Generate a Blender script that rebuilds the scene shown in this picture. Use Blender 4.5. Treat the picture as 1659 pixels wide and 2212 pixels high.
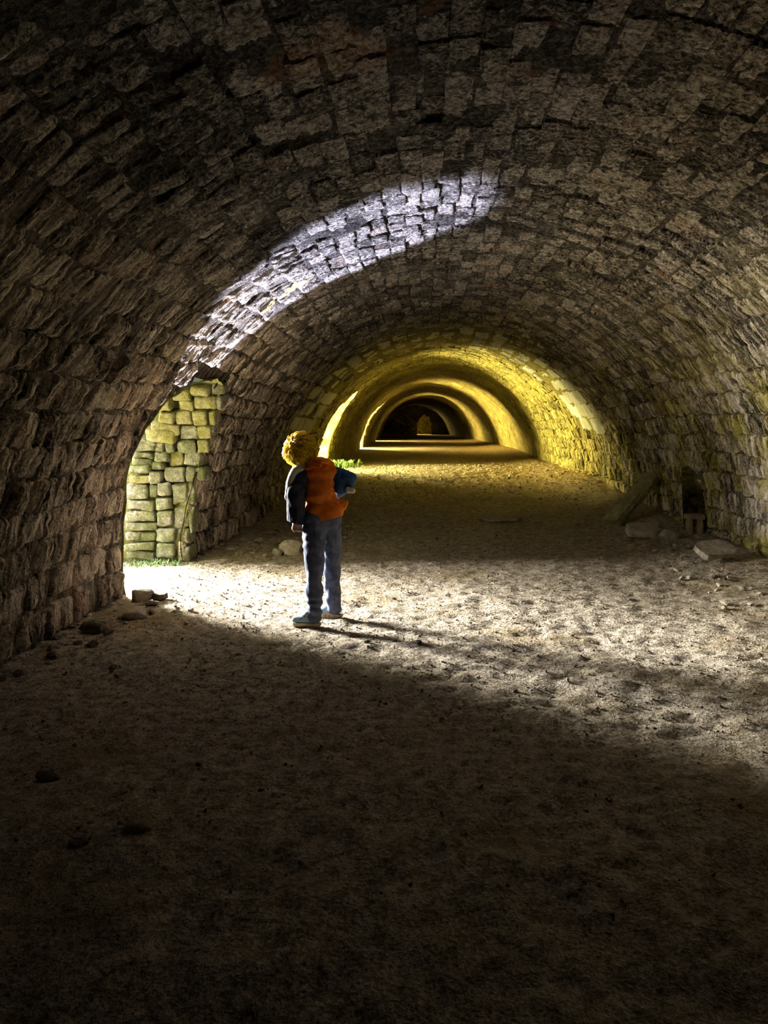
import bpy, bmesh, math, random
import numpy as np
from mathutils import Vector, Matrix

for o in list(bpy.data.objects):
    bpy.data.objects.remove(o)
SC = bpy.context.scene
COL = SC.collection
RND = random.Random(7)
NPR = np.random.RandomState(11)

# ------------------------------------------------------------------ camera
F_PX, VPX, HZY, CAMZ = 1661.0, 917.0, 915.0, 1.42
cam_d = bpy.data.cameras.new('camera')
cam_d.sensor_fit = 'VERTICAL'
cam_d.sensor_height = 36.0
cam_d.sensor_width = 27.0
cam_d.lens = F_PX / 2212.0 * 36.0
cam_d.shift_x = -(VPX - 829.5) / 2212.0
cam_d.shift_y = -(1106.0 - HZY) / 2212.0
cam_d.clip_end = 300
cam = bpy.data.objects.new('camera', cam_d)
COL.objects.link(cam)
cam.location = (0, 0, CAMZ)
cam.rotation_euler = (math.pi / 2, 0, 0)
SC.camera = cam

# ------------------------------------------------------------------ view, world, sun, daylight
SC.view_settings.view_transform = 'Standard'
SC.view_settings.look = 'None'
SC.view_settings.gamma = 1.0
SC.view_settings.use_curve_mapping = False
SC.view_settings.exposure = 1.1
SC.cycles.max_bounces = 5
SC.cycles.diffuse_bounces = 4
SC.cycles.glossy_bounces = 2
SC.cycles.use_denoising = True
SC.cycles.adaptive_threshold = 0.02
SC.cycles.sample_clamp_indirect = 8.0

world = bpy.data.worlds.new('sky')
SC.world = world
world.use_nodes = True
wb = world.node_tree.nodes['Background']
wb.inputs[0].default_value = (0.72, 0.84, 1.0, 1)
wb.inputs[1].default_value = 0.8


def lamp(name, kind, loc, target, power, color, **kw):
    d = bpy.data.lights.new(name, kind)
    d.energy = power
    d.color = color
    for k, v in kw.items():
        setattr(d, k, v)
    o = bpy.data.objects.new(name, d)
    COL.objects.link(o)
    o.location = loc
    o.rotation_euler = (Vector(target) - Vector(loc)).to_track_quat('-Z', 'Z').to_euler()
    return o


lamp('sun', 'SUN', (-6, 4, 6), (-6 + 1.0, 4 + 0.75, 6 - 1.15), 1.2, (1.0, 0.96, 0.88), angle=0.02)
# daylight of the yard coming in through the first doorway
lamp('daylight_doorway', 'AREA', (-7.0, 9.1, 2.35), (-0.8, 5.45, 0.5), 2200, (0.95, 0.97, 1.0),
     shape='RECTANGLE', size=0.75, size_y=1.3)
lamp('daylight_doorway_soft', 'AREA', (-7.4, 8.1, 2.0), (0.0, 6.6, 0.4), 950, (1.0, 0.96, 0.88),
     shape='RECTANGLE', size=1.5, size_y=1.2)
lamp('low_fill', 'AREA', (-5.6, 8.6, 1.25), (3.2, 5.0, 1.1), 800, (1.0, 0.93, 0.74),
     shape='RECTANGLE', size=0.9, size_y=0.6)  # added fill, bounced off the right wall to lift the left one
# added spot lamps at the threshold stand in for sun reflected onto the vault
lamp('glare_stand_in', 'SPOT', (-2.85, 7.30, 0.12), (-1.28, 6.12, 2.52), 2500, (0.75, 0.77, 1.0),
     spot_size=math.radians(31), spot_blend=0.22, shadow_soft_size=0.05)
lamp('glint_stand_in', 'SPOT', (-2.85, 7.30, 0.12), (-1.2, 6.55, 2.48), 9000, (1.0, 0.90, 0.30),
     spot_size=math.radians(4.0), spot_blend=0.8, shadow_soft_size=0.02)
# daylight through the further doorways, warmed by the sunlit growth outside
DOOR_SHIFT = [0.0, 11.0, 22.2, 34.5]
for i, (dy, pw, colr) in enumerate([(11.0, 1900, (1.0, 0.86, 0.32)), (22.2, 1700, (1.0, 0.80, 0.28)),
                                    (34.5, 1200, (1.0, 0.78, 0.30))]):
    sx = -0.0006 * max(0.0, 7.2 + dy - 20) ** 2
    lamp('daylight_far_doorway', 'AREA', (-4.2 + sx, 7.4 + dy, 0.95), (2.6 + sx, 5.4 + dy, 1.5), pw, colr,
         shape='RECTANGLE', size=0.8, size_y=1.5)
lamp('daylight_end_arch', 'AREA', (-1.0, 67.5, 1.9), (0.0, 65.2, 1.2), 120, (1.0, 0.75, 0.25),
     shape='RECTANGLE', size=0.8, size_y=1.0)

# ------------------------------------------------------------------ noise
def _hash(ix, iy, iz, seed):
    n = (ix.astype(np.int64) * 374761393 + iy.astype(np.int64) * 668265263 + iz.astype(np.int64) * 2147483647 + seed * 974634777) & 0xffffffff
    n = ((n ^ (n >> 13)) * 1274126177) & 0xffffffff
    n = (n ^ (n >> 16)) & 0xffffff
    return n.astype(np.float64) / 0xffffff


def vnoise(x, y, z, seed=0):
    x, y, z = np.broadcast_arrays(np.asarray(x, float), np.asarray(y, float), np.asarray(z, float))
    ix, iy, iz = np.floor(x), np.floor(y), np.floor(z)
    fx, fy, fz = x - ix, y - iy, z - iz
    fx, fy, fz = [f * f * (3 - 2 * f) for f in (fx, fy, fz)]
    r = 0
    for a in (0, 1):
        for b in (0, 1):
            for c in (0, 1):
                w = (fx if a else 1 - fx) * (fy if b else 1 - fy) * (fz if c else 1 - fz)
                r = r + w * _hash(ix + a, iy + b, iz + c, seed)
    return r * 2 - 1


def fbm(x, y, z=0.0, octv=4, seed=0, gain=0.5):
    r, a, f = 0, 1.0, 1.0
    for k in range(octv):
        r = r + a * vnoise(np.asarray(x) * f, np.asarray(y) * f, np.asarray(z) * f, seed + k * 17)
        a *= gain
        f *= 2.03
    return r


def sstep(a, b, x):
    t = np.clip((np.asarray(x, float) - a) / (b - a), 0, 1)
    return t * t * (3 - 2 * t)

# ------------------------------------------------------------------ object helpers
def mesh_obj(name, verts, faces, mat=None, parent=None, smooth=True):
    me = bpy.data.meshes.new(name)
    me.from_pydata([tuple(v) for v in verts], [], [tuple(f) for f in faces])
    me.update()
    if smooth:
        me.polygons.foreach_set('use_smooth', [True] * len(me.polygons))
    if mat:
        me.materials.append(mat)
    return link(name, me, parent)


def link(name, me, parent=None):
    o = bpy.data.objects.new(name, me)
    COL.objects.link(o)
    if parent is not None:
        o.parent = parent
        o.matrix_parent_inverse = parent.matrix_basis.inverted()
    return o


def bm_obj(name, bm, mat=None, parent=None, smooth=False):
    me = bpy.data.meshes.new(name)
    bm.to_mesh(me)
    bm.free()
    if smooth:
        me.polygons.foreach_set('use_smooth', [True] * len(me.polygons))
    if mat:
        me.materials.append(mat)
    return link(name, me, parent)


def tag(o, label=None, cat=None, group=None, kind=None):
    if label:
        o['label'] = label
    if cat:
        o['category'] = cat
    if group:
        o['group'] = group
    if kind:
        o['kind'] = kind
    return o


def empty(name, loc):
    o = bpy.data.objects.new(name, None)
    o.empty_display_size = 0.1
    COL.objects.link(o)
    o.location = loc
    return o

# ------------------------------------------------------------------ materials
class NT:
    def __init__(s, name):
        s.m = bpy.data.materials.new(name)
        s.m.use_nodes = True
        s.t = s.m.node_tree
        s.b = s.t.nodes['Principled BSDF']
        s.b.inputs['Roughness'].default_value = 0.9
        s.b.inputs['Specular IOR Level'].default_value = 0.15

    def put(s, sock, v):
        if hasattr(v, 'is_output'):
            s.t.links.new(v, sock)
        elif v is not None:
            sock.default_value = v

    def math(s, op, a, b=None, c=None, clamp=False):
        n = s.t.nodes.new('ShaderNodeMath')
        n.operation = op
        n.use_clamp = clamp
        for i, v in enumerate((a, b, c)):
            s.put(n.inputs[i], v)
        return n.outputs[0]

    def pos(s):
        g = s.t.nodes.new('ShaderNodeNewGeometry')
        return g.outputs['Position']

    def sep(s, v):
        n = s.t.nodes.new('ShaderNodeSeparateXYZ')
        s.put(n.inputs[0], v)
        return n.outputs

    def comb(s, x, y, z):
        n = s.t.nodes.new('ShaderNodeCombineXYZ')
        for i, v in enumerate((x, y, z)):
            s.put(n.inputs[i], v)
        return n.outputs[0]

    def noise(s, vec, scale, detail=4, rough=0.55, dist=0.0):
        n = s.t.nodes.new('ShaderNodeTexNoise')
        s.put(n.inputs['Vector'], vec)
        n.inputs['Scale'].default_value = scale
        n.inputs['Detail'].default_value = detail
        n.inputs['Roughness'].default_value = rough
        n.inputs['Distortion'].default_value = dist
        return n.outputs[0]

    def voro(s, vec, scale, feature='F1', rand=1.0):
        n = s.t.nodes.new('ShaderNodeTexVoronoi')
        n.feature = feature
        s.put(n.inputs['Vector'], vec)
        n.inputs['Scale'].default_value = scale
        n.inputs['Randomness'].default_value = rand
        return n.outputs['Distance']

    def ramp(s, fac, stops):
        n = s.t.nodes.new('ShaderNodeValToRGB')
        e = n.color_ramp.elements
        while len(e) < len(stops):
            e.new(0.5)
        for k, (p, c) in enumerate(stops):
            e[k].position = p
            e[k].color = (*c, 1) if len(c) == 3 else c
        s.put(n.inputs[0], fac)
        return n.outputs[0]

    def step(s, fac, a, b):
        n = s.t.nodes.new('ShaderNodeMapRange')
        n.interpolation_type = 'SMOOTHSTEP'
        s.put(n.inputs[0], fac)
        n.inputs[1].default_value = a
        n.inputs[2].default_value = b
        return n.outputs[0]

    def mix(s, f, a, b, mode='MIX'):
        n = s.t.nodes.new('ShaderNodeMix')
        n.data_type = 'RGBA'
        n.blend_type = mode
        s.put(n.inputs[0], f)
        for i, v in ((6, a), (7, b)):
            if isinstance(v, tuple):
                v = (*v[:3], 1)
            s.put(n.inputs[i], v)
        return n.outputs[2]

    def attr(s, name):
        n = s.t.nodes.new('ShaderNodeAttribute')
        n.attribute_name = name
        return n.outputs['Fac']

    def bump(s, h, strength, dist, normal=None):
        n = s.t.nodes.new('ShaderNodeBump')
        n.inputs['Strength'].default_value = strength
        n.inputs['Distance'].default_value = dist
        s.put(n.inputs['Height'], h)
        if normal is not None:
            s.put(n.inputs['Normal'], normal)
        return n.outputs[0]

    def done(s, color=None, normal=None, rough=None):
        s.put(s.b.inputs['Base Color'], (*color, 1) if isinstance(color, tuple) else color)
        if normal is not None:
            s.put(s.b.inputs['Normal'], normal)
        if rough is not None:
            s.put(s.b.inputs['Roughness'], rough)
        return s.m


def masonry(name, tone=(1, 1, 1), gain=1.0, pale=0.0):
    """weathered kiln lining: fluted by drips on the walls, pitted on the crown, rust and algae in patches"""
    n = NT(name)
    p = n.pos()
    x, y, z = n.sep(p)
    t = n.math('ARCTAN2', n.math('SUBTRACT', z, 0.2), n.math('SUBTRACT', 0.42, x))
    arc = n.math('MULTIPLY', t, 2.8)
    crown = n.step(n.math('SINE', t), 0.66, 0.93)
    wob = n.noise(p, 3.0, 2)
    yy = n.math('ADD', y, n.math('MULTIPLY', wob, 0.12))
    streak = n.noise(n.comb(n.math('MULTIPLY', arc, 3.2), n.math('MULTIPLY', yy, 26.0), 0.0), 1.0, 3, 0.68, 0.3)
    pits = n.noise(n.comb(n.math('MULTIPLY', arc, 30.0), n.math('MULTIPLY', y, 26.0), n.math('MULTIPLY', z, 6)), 1.0, 3, 0.7, 0.6)
    relief = n.mix(crown, streak, pits)
    fine = n.noise(p, 60.0, 3, 0.75)
    big = n.noise(p, 1.3, 3, 0.65)
    rnd = n.attr('rnd')
    fac = n.math('ADD', n.math('MULTIPLY', relief, 0.62), n.math('MULTIPLY', fine, 0.38))
    fac = n.math('ADD', fac, n.math('MULTIPLY', n.math('SUBTRACT', big, 0.5), 0.25))
    fac = n.math('ADD', fac, n.math('MULTIPLY', n.math('SUBTRACT', rnd, 0.5), 0.10))
    g = gain
    col = n.ramp(fac, [(0.39, (.012 * g, .010 * g, .007 * g)), (0.46, (.12 * g, .098 * g, .072 * g)),
                       (0.54, (.33 * g, .275 * g, .215 * g)), (0.64, (.62 * g, .55 * g, .45 * g))])
    grey = n.ramp(fac, [(0.39, (.012 * g, .011 * g, .012 * g)), (0.46, (.075 * g, .07 * g, .072 * g)),
                        (0.54, (.22 * g, .205 * g, .21 * g)), (0.64, (.46 * g, .435 * g, .445 * g))])  # grey crown, its tone lowered to paint in the darkness overhead
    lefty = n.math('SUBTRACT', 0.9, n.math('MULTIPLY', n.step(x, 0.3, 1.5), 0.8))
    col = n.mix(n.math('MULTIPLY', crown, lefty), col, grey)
    # rust blooms
    rust = n.math('MULTIPLY', n.step(n.noise(p, 2.6, 3, 0.6), 0.62, 0.70), 0.55)
    col = n.mix(rust, col, n.mix(0.5, col, (0.50, 0.20, 0.06)))
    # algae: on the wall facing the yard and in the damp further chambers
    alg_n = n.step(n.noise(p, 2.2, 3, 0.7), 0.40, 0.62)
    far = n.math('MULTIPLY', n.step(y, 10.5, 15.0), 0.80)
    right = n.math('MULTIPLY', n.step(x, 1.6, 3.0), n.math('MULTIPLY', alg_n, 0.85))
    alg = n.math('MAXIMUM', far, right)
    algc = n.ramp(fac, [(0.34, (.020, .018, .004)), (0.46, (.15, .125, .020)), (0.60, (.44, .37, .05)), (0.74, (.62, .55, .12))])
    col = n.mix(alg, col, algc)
    if pale:
        col = n.mix(pale, col, n.ramp(fac, [(0.3, (.22, .22, .19)), (0.5, (.62, .61, .53)), (0.7, (.86, .85, .78))]))
    col = n.mix(1.0, col, tone, 'MULTIPLY')
    h1 = n.bump(relief, 1.0, 0.06)
    h2 = n.bump(fine, 0.9, 0.02, h1)
    return n.done(col, h2)


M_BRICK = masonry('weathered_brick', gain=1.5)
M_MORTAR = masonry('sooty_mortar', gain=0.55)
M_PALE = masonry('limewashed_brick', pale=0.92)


def soil_mat():
    n = NT('trodden_earth')
    p = n.pos()
    x, y, z = n.sep(p)
    a = n.noise(p, 1.1, 5, 0.6)
    b = n.noise(p, 14.0, 4, 0.75)
    c = n.noise(p, 75.0, 3, 0.75)
    grit = n.voro(p, 45.0)
    fac = n.math('ADD', n.math('MULTIPLY', b, 0.55), n.math('MULTIPLY', c, 0.45))
    col = n.ramp(fac, [(0.36, (.06, .046, .028)), (0.46, (.29, .236, .165)), (0.56, (.54, .465, .36)), (0.68, (.72, .655, .55))])
    col = n.mix(n.step(a, 0.50, 0.68), col, n.mix(0.6, col, (0.30, 0.22, 0.10)))
    dark = n.math('MULTIPLY', n.step(n.noise(p, 0.45, 3), 0.50, 0.64), 0.2)
    col = n.mix(dark, col, n.mix(0.5, col, (0.10, 0.085, 0.04)))
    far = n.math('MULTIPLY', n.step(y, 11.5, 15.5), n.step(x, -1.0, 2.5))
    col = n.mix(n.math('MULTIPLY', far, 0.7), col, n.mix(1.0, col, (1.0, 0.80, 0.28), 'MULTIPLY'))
    h = n.bump(b, 1.0, 0.05)
    h = n.bump(c, 0.9, 0.015, h)
    h = n.bump(grit, 0.5, 0.01, h)
    return n.done(col, h)


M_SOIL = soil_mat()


def stone_mat(name, dark, light, scale=14.0, moss=None, mossamt=0.5, b=0.03):
    n = NT(name)
    p = n.pos()
    a = n.noise(p, scale, 7, 0.68, 0.3)
    f = n.noise(p, scale * 5, 5, 0.7)
    fac = n.math('ADD', n.math('MULTIPLY', a, 0.6), n.math('MULTIPLY', f, 0.4))
    col = n.ramp(fac, [(0.34, tuple(v * .5 for v in dark)), (0.47, dark), (0.64, light)])
    if moss:
        mk = n.math('MULTIPLY', n.step(n.noise(p, 4.5, 5, 0.7, 0.6), 0.42, 0.58), mossamt)
        col = n.mix(mk, col, n.ramp(f, [(0.3, tuple(v * .3 for v in moss)), (0.6, moss)]))
    return n.done(col, n.bump(f, 0.7, b * .4, n.bump(a, 0.9, b)))


M_QUOIN = stone_mat('mossy_limestone', (.28, .27, .20), (.66, .65, .55), 15, (.20, .23, .05), 0.65, 0.06)
M_QUOIN2 = stone_mat('yellow_lichen_stone', (.36, .33, .17), (.66, .61, .36), 15, (.36, .34, .05), 0.7, 0.06)
M_REVEAL = stone_mat('reveal_rubble', (.22, .20, .12), (.50, .45, .28), 9, (.30, .30, .04), 0.7, 0.05)
M_ROCK = stone_mat('tan_limestone', (.30, .255, .19), (.56, .50, .40), 16)
M_ROCKD = stone_mat('dark_brown_stone', (.12, .095, .065), (.30, .25, .18), 16)
M_ROCKP = stone_mat('pale_limestone', (.46, .40, .31), (.72, .66, .55), 16)
M_ROCKB = stone_mat('broken_firebrick', (.30, .23, .15), (.52, .42, .29), 20)
M_WOOD = stone_mat('rotten_timber', (.34, .30, .18), (.62, .56, .36), 22, (.22, .24, .05), 0.5)


def cloth(name, c1, c2, scale=30, rough=0.75, bumpd=0.006):
    n = NT(name)
    p = n.pos()
    a = n.noise(p, scale, 5, 0.6, 0.6)
    col = n.ramp(a, [(0.35, c1), (0.65, c2)])
    w = n.noise(p, 420, 2)
    return n.done(col, n.bump(w, 0.2, 0.001, n.bump(a, 0.6, bumpd)), rough)


M_ORANGE = cloth('orange_shell', (.62, .14, .012), (.86, .24, .02), 14)
M_NAVY = cloth('navy_shell', (.018, .022, .045), (.05, .055, .085), 18)
M_BLUE = cloth('blue_shell', (.018, .05, .13), (.05, .12, .28), 18)
M_CREAM = cloth('cream_trim', (.62, .60, .50), (.82, .80, .72), 20)
M_TROUS = cloth('blue_grey_trousers', (.065, .075, .125), (.13, .155, .24), 22)
M_SHOE = cloth('blue_grey_mesh_shoe', (.16, .25, .32), (.42, .54, .60), 60)
M_SOLE = cloth('tan_rubber_sole', (.30, .23, .13), (.62, .54, .40), 60)
M_LACE = cloth('dark_lace', (.02, .05, .09), (.05, .10, .16), 90)
M_SKIN = cloth('skin', (.62, .33, .22), (.74, .43, .30), 25, 0.55, 0.001)
M_LIP = cloth('lip', (.45, .16, .13), (.55, .22, .18), 60, 0.5, 0.0)
M_EYE = cloth('eye', (.05, .03, .02), (.08, .05, .03), 25, 0.2, 0.0)
M_HAIR = cloth('golden_hair', (.62, .36, .008), (1.0, .78, .06), 55, 0.45, 0.004)
M_LEAF = cloth('weed_leaf', (.07, .13, .04), (.22, .34, .14), 30, 0.6, 0.001)
M_DUST = stone_mat('yard_ground', (.42, .38, .28), (.62, .58, .46), 9, (.16, .26, .05), 0.8)

# ------------------------------------------------------------------ tunnel geometry
R0, ZC = 2.8, 0.2


def xc(y):
    y = np.asarray(y, float)
    return 0.42 - 0.0006 * np.clip(y - 20, 0, None) ** 2


def rad(t, y):
    a = t * 2.8
    return (R0 + 0.075 * fbm(a * 0.55, y * 0.55, 3.1, 3, 5) + 0.022 * fbm(a * 2.4, y * 2.4, 1.0, 3, 9)
            - 0.03 * np.exp(-((y - 16.0) / 0.5) ** 2))


def shell(t, y, off=0.0):
    r = rad(t, y) + off
    return np.stack([xc(y) - r * np.cos(t), y + 0 * t, ZC + r * np.sin(t)], -1)


def floor_z(x, y):
    x, y = np.asarray(x, float), np.asarray(y, float)
    base = 0.36 * sstep(8.5, 18.5, y) + 0.12 * sstep(19, 30, y)
    base = base + (0.05 * sstep(1.4, 3.0, x) + 0.13 * sstep(2.1, 3.3, x)) * sstep(4.5, 8.5, y) * (1 - 0.6 * sstep(14, 18, y))
    edge = 0.10 * np.exp(-((x - (xc(y) - 2.85)) / 0.35) ** 2) * (1 - sstep(-3.3, -2.9, -x)) 
    d1 = sstep(5.7, 6.2, y) * (1 - sstep(7.8, 8.3, y))
    lum = 0.014 * fbm(x * 0.8, y * 0.8, 0, 3, 31) + 0.006 * fbm(x * 4.5, y * 4.5, 0, 3, 41)
    mound = 0.05 * np.exp(-((x - 1.5) / 0.9) ** 2 - ((y - 7.4) / 0.6) ** 2)
    return base + edge * (1 - d1) + lum * (1 - 0.5 * sstep(12, 18, y)) + mound


DOOR = [(6.28, -.4), (6.22, .40), (6.16, .80), (5.96, 1.15), (5.98, 1.38), (6.20, 1.61), (6.62, 1.77), (7.15, 1.84),
        (7.52, 1.78), (7.74, 1.40), (7.86, 1.02), (7.78, .56), (7.82, -.4)]
DOOR2 = [(6.28, -.4), (6.24, .60), (6.20, 1.10), (6.35, 1.50), (6.70, 1.75), (7.15, 1.86), (7.55, 1.70),
         (7.80, 1.20), (7.82, .60), (7.84, -.1), (7.84, -.4)]


def door_poly(i):
    src = DOOR if i == 0 else DOOR2
    up = float(floor_z(-2.0, 7 + DOOR_SHIFT[i])) if i else 0.0
    return np.array([(a + DOOR_SHIFT[i], b + up) for a, b in src])


DOORS = [door_poly(i) for i in range(4)]


def in_poly(poly, py, pz):
    py, pz = np.asarray(py, float), np.asarray(pz, float)
    c = np.zeros(np.broadcast(py, pz).shape, bool)
    n = len(poly)
    for i in range(n):
        y1, z1 = poly[i]
        y2, z2 = poly[(i + 1) % n]
        cond = ((z1 > pz) != (z2 > pz))
        xi = (y2 - y1) * (pz - z1) / (z2 - z1 + 1e-12) + y1
        c ^= cond & (py < xi)
    return c


def grow(poly, d):
    ctr = poly.mean(0)
    v = poly - ctr
    l = np.linalg.norm(v, axis=1, keepdims=True)
    return ctr + v * (1 + d / l)


NICHE = np.array([(8.86, .1), (8.86, .72), (8.95, .86), (9.09, .92), (9.23, .86), (9.32, .72), (9.32, .1)])


def hole(t, y, z, g=0.0):
    """true where the lining is open"""
    h = np.zeros(np.shape(y), bool)
    left = np.cos(t) > 0.2
    for d in DOORS:
        h |= left & in_poly(grow(d, g) if g else d, y, z)
    h |= (np.cos(t) < -0.2) & in_poly(grow(NICHE, g) if g else NICHE, y, z)
    return h


T_L, T_R = math.radians(41), math.radians(139)
ys = np.concatenate([np.arange(-5, 2, .25), np.arange(2, 22, .07), np.arange(22, 46, .16), np.arange(46, 70.1, .3)])


def lining(name, t0, t1, recess=0.035):
    nt = int((t1 - t0) * 2.8 / 0.07) + 1
    ts = np.linspace(t0, t1, nt)
    T, Y = np.meshgrid(ts, ys, indexing='ij')
    near = 1 - sstep(19.5, 20.5, Y)
    P = shell(T, Y, recess * near)
    j = 0.02 * fbm(T * 30, Y * 9, 0, 3, 77) * (1 - near * .5)
    P[..., 0] += np.cos(T) * j
    P[..., 2] -= np.sin(T) * j
    idx = np.arange(T.size).reshape(T.shape)
    q = np.stack([idx[:-1, :-1], idx[:-1, 1:], idx[1:, 1:], idx[1:, :-1]], -1).reshape(-1, 4)
    tc = T.ravel()[q].mean(1)
    yc = Y.ravel()[q].mean(1)
    zc_ = P[..., 2].ravel()[q].mean(1)
    q = q[~hole(tc, yc, zc_, 0.0)]
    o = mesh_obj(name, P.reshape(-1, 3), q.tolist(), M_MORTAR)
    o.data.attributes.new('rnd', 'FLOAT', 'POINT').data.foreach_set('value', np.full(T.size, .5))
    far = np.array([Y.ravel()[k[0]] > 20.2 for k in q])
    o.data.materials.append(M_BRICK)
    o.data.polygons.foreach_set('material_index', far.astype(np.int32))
    tag(o, kind='structure')
    return o


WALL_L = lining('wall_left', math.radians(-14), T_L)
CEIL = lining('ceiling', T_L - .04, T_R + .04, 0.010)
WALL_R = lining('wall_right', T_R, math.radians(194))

# ---- floor
fx = np.concatenate([np.arange(-9, -3.3, .3), np.arange(-3.3, 4.0, .04)])
fy = np.concatenate([np.arange(-5, 1.5, .3), np.arange(1.5, 9.5, .035), np.arange(9.5, 22, .09), np.arange(22, 70, .4)])
X, Y = np.meshgrid(fx, fy, indexing='ij')
Z = floor_z(X, Y)
Z = Z + (0.010 * fbm(X * 14, Y * 14, 0, 3, 51) + 0.010 * np.abs(fbm(X * 3.2, Y * 5.5, 0, 3, 61))) * (Y < 22)
ii = np.arange(X.size).reshape(X.shape)
q = np.stack([ii[:-1, :-1], ii[1:, :-1], ii[1:, 1:], ii[:-1, 1:]], -1).reshape(-1, 4)
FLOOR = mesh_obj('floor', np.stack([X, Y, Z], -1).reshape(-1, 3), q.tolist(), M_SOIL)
tag(FLOOR, kind='structure')


def ground(x, y):
    return float(floor_z(x, y) + 0.010 * fbm(x * 14, y * 14, 0, 3, 51) + 0.010 * abs(fbm(x * 3.2, y * 5.5, 0, 3, 61)))


# ground of the yard outside the doorways
gx = np.arange(-30, -3.6, .6)
gy = np.arange(-8, 75, .6)
X, Y = np.meshgrid(gx, gy, indexing='ij')
Z = floor_z(-3.7, Y) + 0.04 + 0.05 * fbm(X, Y, 0, 3, 71) + 0.05 * np.clip(-5 - X, 0, None)
ii = np.arange(X.size).reshape(X.shape)
q = np.stack([ii[:-1, :-1], ii[1:, :-1], ii[1:, 1:], ii[:-1, 1:]], -1).reshape(-1, 4)
tag(mesh_obj('ground', np.stack([X, Y, Z], -1).reshape(-1, 3), q.tolist(), M_DUST), kind='structure')

# ---- doorway reveals (door_1 .. door_4): passage skins running out through the thick kiln wall
XO = -3.65
DOOR_OBJ = []
for i, poly in enumerate(DOORS):
    pts = []
    n = len(poly)
    dense = []
    for k in range(n - 1):
        a, b = poly[k], poly[k + 1]
        m = max(2, int(np.linalg.norm(b - a) / .07))
        for s in range(m):
            dense.append(a + (b - a) * s / m)
    dense.append(poly[-1])
    dense = np.array(dense)
    ctr = poly.mean(0)
    steps = 14
    V = []
    sx = float(xc(poly[:, 0].mean())) - .42
    for s in range(steps + 1):
        f = s / steps
        zz = dense[:, 1]
        tt = np.arcsin(np.clip((zz - ZC) / R0, -.3, 1))
        xin = shell(tt, dense[:, 0], 0.015)[:, 0]
        xx = xin + (XO + sx - xin) * f
        v = dense - ctr
        l = np.linalg.norm(v, axis=1)
        nz = 0.045 * fbm(xx * 5, dense[:, 0] * 5, zz * 5, 3, 91) * (0.3 + min(1, f * 4))
        g = 1 + (nz + 0.03 * f) / l
        pp = ctr + v * g[:, None]
        if i == 0:
            pp[:, 0] += np.where(v[:, 0] > .45, 0.04 + 0.12 * min(1, f * 5), 0)
        V.append(np.stack([xx, pp[:, 0], pp[:, 1]], -1))
    V = np.array(V)
    nd = len(dense)
    ii = np.arange((steps + 1) * nd).reshape(steps + 1, nd)
    q = np.stack([ii[:-1, :-1], ii[1:, :-1], ii[1:, 1:], ii[:-1, 1:]], -1).reshape(-1, 4)
    o = mesh_obj('door_%d' % (i + 1), V.reshape(-1, 3), q.tolist(), M_REVEAL)
    tag(o, kind='structure')
    DOOR_OBJ.append(o)

# ---- outer face of the kiln wall with the doorways cut through
ow_y = np.arange(-5, 70.1, .1)
ow_z = np.concatenate([np.arange(-.3, 2.4, .1), [2.4, 3.0, 4.0]])
Yo, Zo = np.meshgrid(ow_y, ow_z, indexing='ij')
Xo = xc(Yo) - .42 + XO - 0.02
ii = np.arange(Yo.size).reshape(Yo.shape)
q = np.stack([ii[:-1, :-1], ii[1:, :-1], ii[1:, 1:], ii[:-1, 1:]], -1).reshape(-1, 4)
yc_, zc_ = Yo.ravel()[q].mean(1), Zo.ravel()[q].mean(1)
keep = np.ones(len(q), bool)
for d in DOORS:
    keep &= ~in_poly(grow(d, .10), yc_, zc_)
tag(mesh_obj('wall_outer', np.stack([Xo, Yo, Zo], -1).reshape(-1, 3), q[keep].tolist(), M_REVEAL), kind='structure')

# ---- end walls
def end_wall(name, y, arch=None, mat=M_BRICK):
    xs = np.arange(-4.6, 4.6, .15) + float(xc(y))
    zs = np.arange(-.4, 3.6, .15)
    A, B = np.meshgrid(xs, zs, indexing='ij')
    Yw = y + 0.06 * fbm(A * 1.5, B * .8, 0, 3, 15)
    ii = np.arange(A.size).reshape(A.shape)
    q = np.stack([ii[:-1, :-1], ii[1:, :-1], ii[1:, 1:], ii[:-1, 1:]], -1).reshape(-1, 4)
    if arch is not None:
        a, b = A.ravel()[q].mean(1), B.ravel()[q].mean(1)
        q = q[~in_poly(np.array(arch), a, b)]
    return tag(mesh_obj(name, np.stack([A, Yw, B], -1).reshape(-1, 3), q.tolist(), mat), kind='structure')


end_wall('wall_front', -4.6)
ARCH = [(-.55, -.4), (-.55, 1.5), (-.35, 1.95), (0, 2.15), (.35, 1.95), (.55, 1.5), (.55, -.4)]
end_wall('wall_back', 65.5, ARCH)
tag(mesh_obj('wall_beyond', [(-4, 68.6, -.4), (3, 68.6, -.4), (3, 68.6, 4), (-4, 68.6, 4)], [(0, 1, 2, 3)], M_BRICK), kind='structure')

# niche: a blind pocket in the right-hand wall
pp = [tuple(a) for a in NICHE]
V, Fq = [], []
for s in range(4):
    for (a, b) in pp:
        tt = math.pi - math.asin(max(-.3, min(1, (b - ZC) / R0)))
        xi = float(shell(np.array(tt), np.array(a))[0]) - .03
        V.append((xi + s * .2, a, b))
m = len(pp)
for s in range(3):
    for k in range(m - 1):
        Fq.append((s * m + k, s * m + k + 1, (s + 1) * m + k + 1, (s + 1) * m + k))
Fq.append(tuple(range(3 * m, 4 * m)))
mesh_obj('niche', V, Fq, M_MORTAR, WALL_R, smooth=False)

# ------------------------------------------------------------------ bricks of the lining
NX, NY = 4, 8
UV = [(a / NX - .5, b / NY - .5) for b in range(NY + 1) for a in range(NX + 1)]


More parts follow.
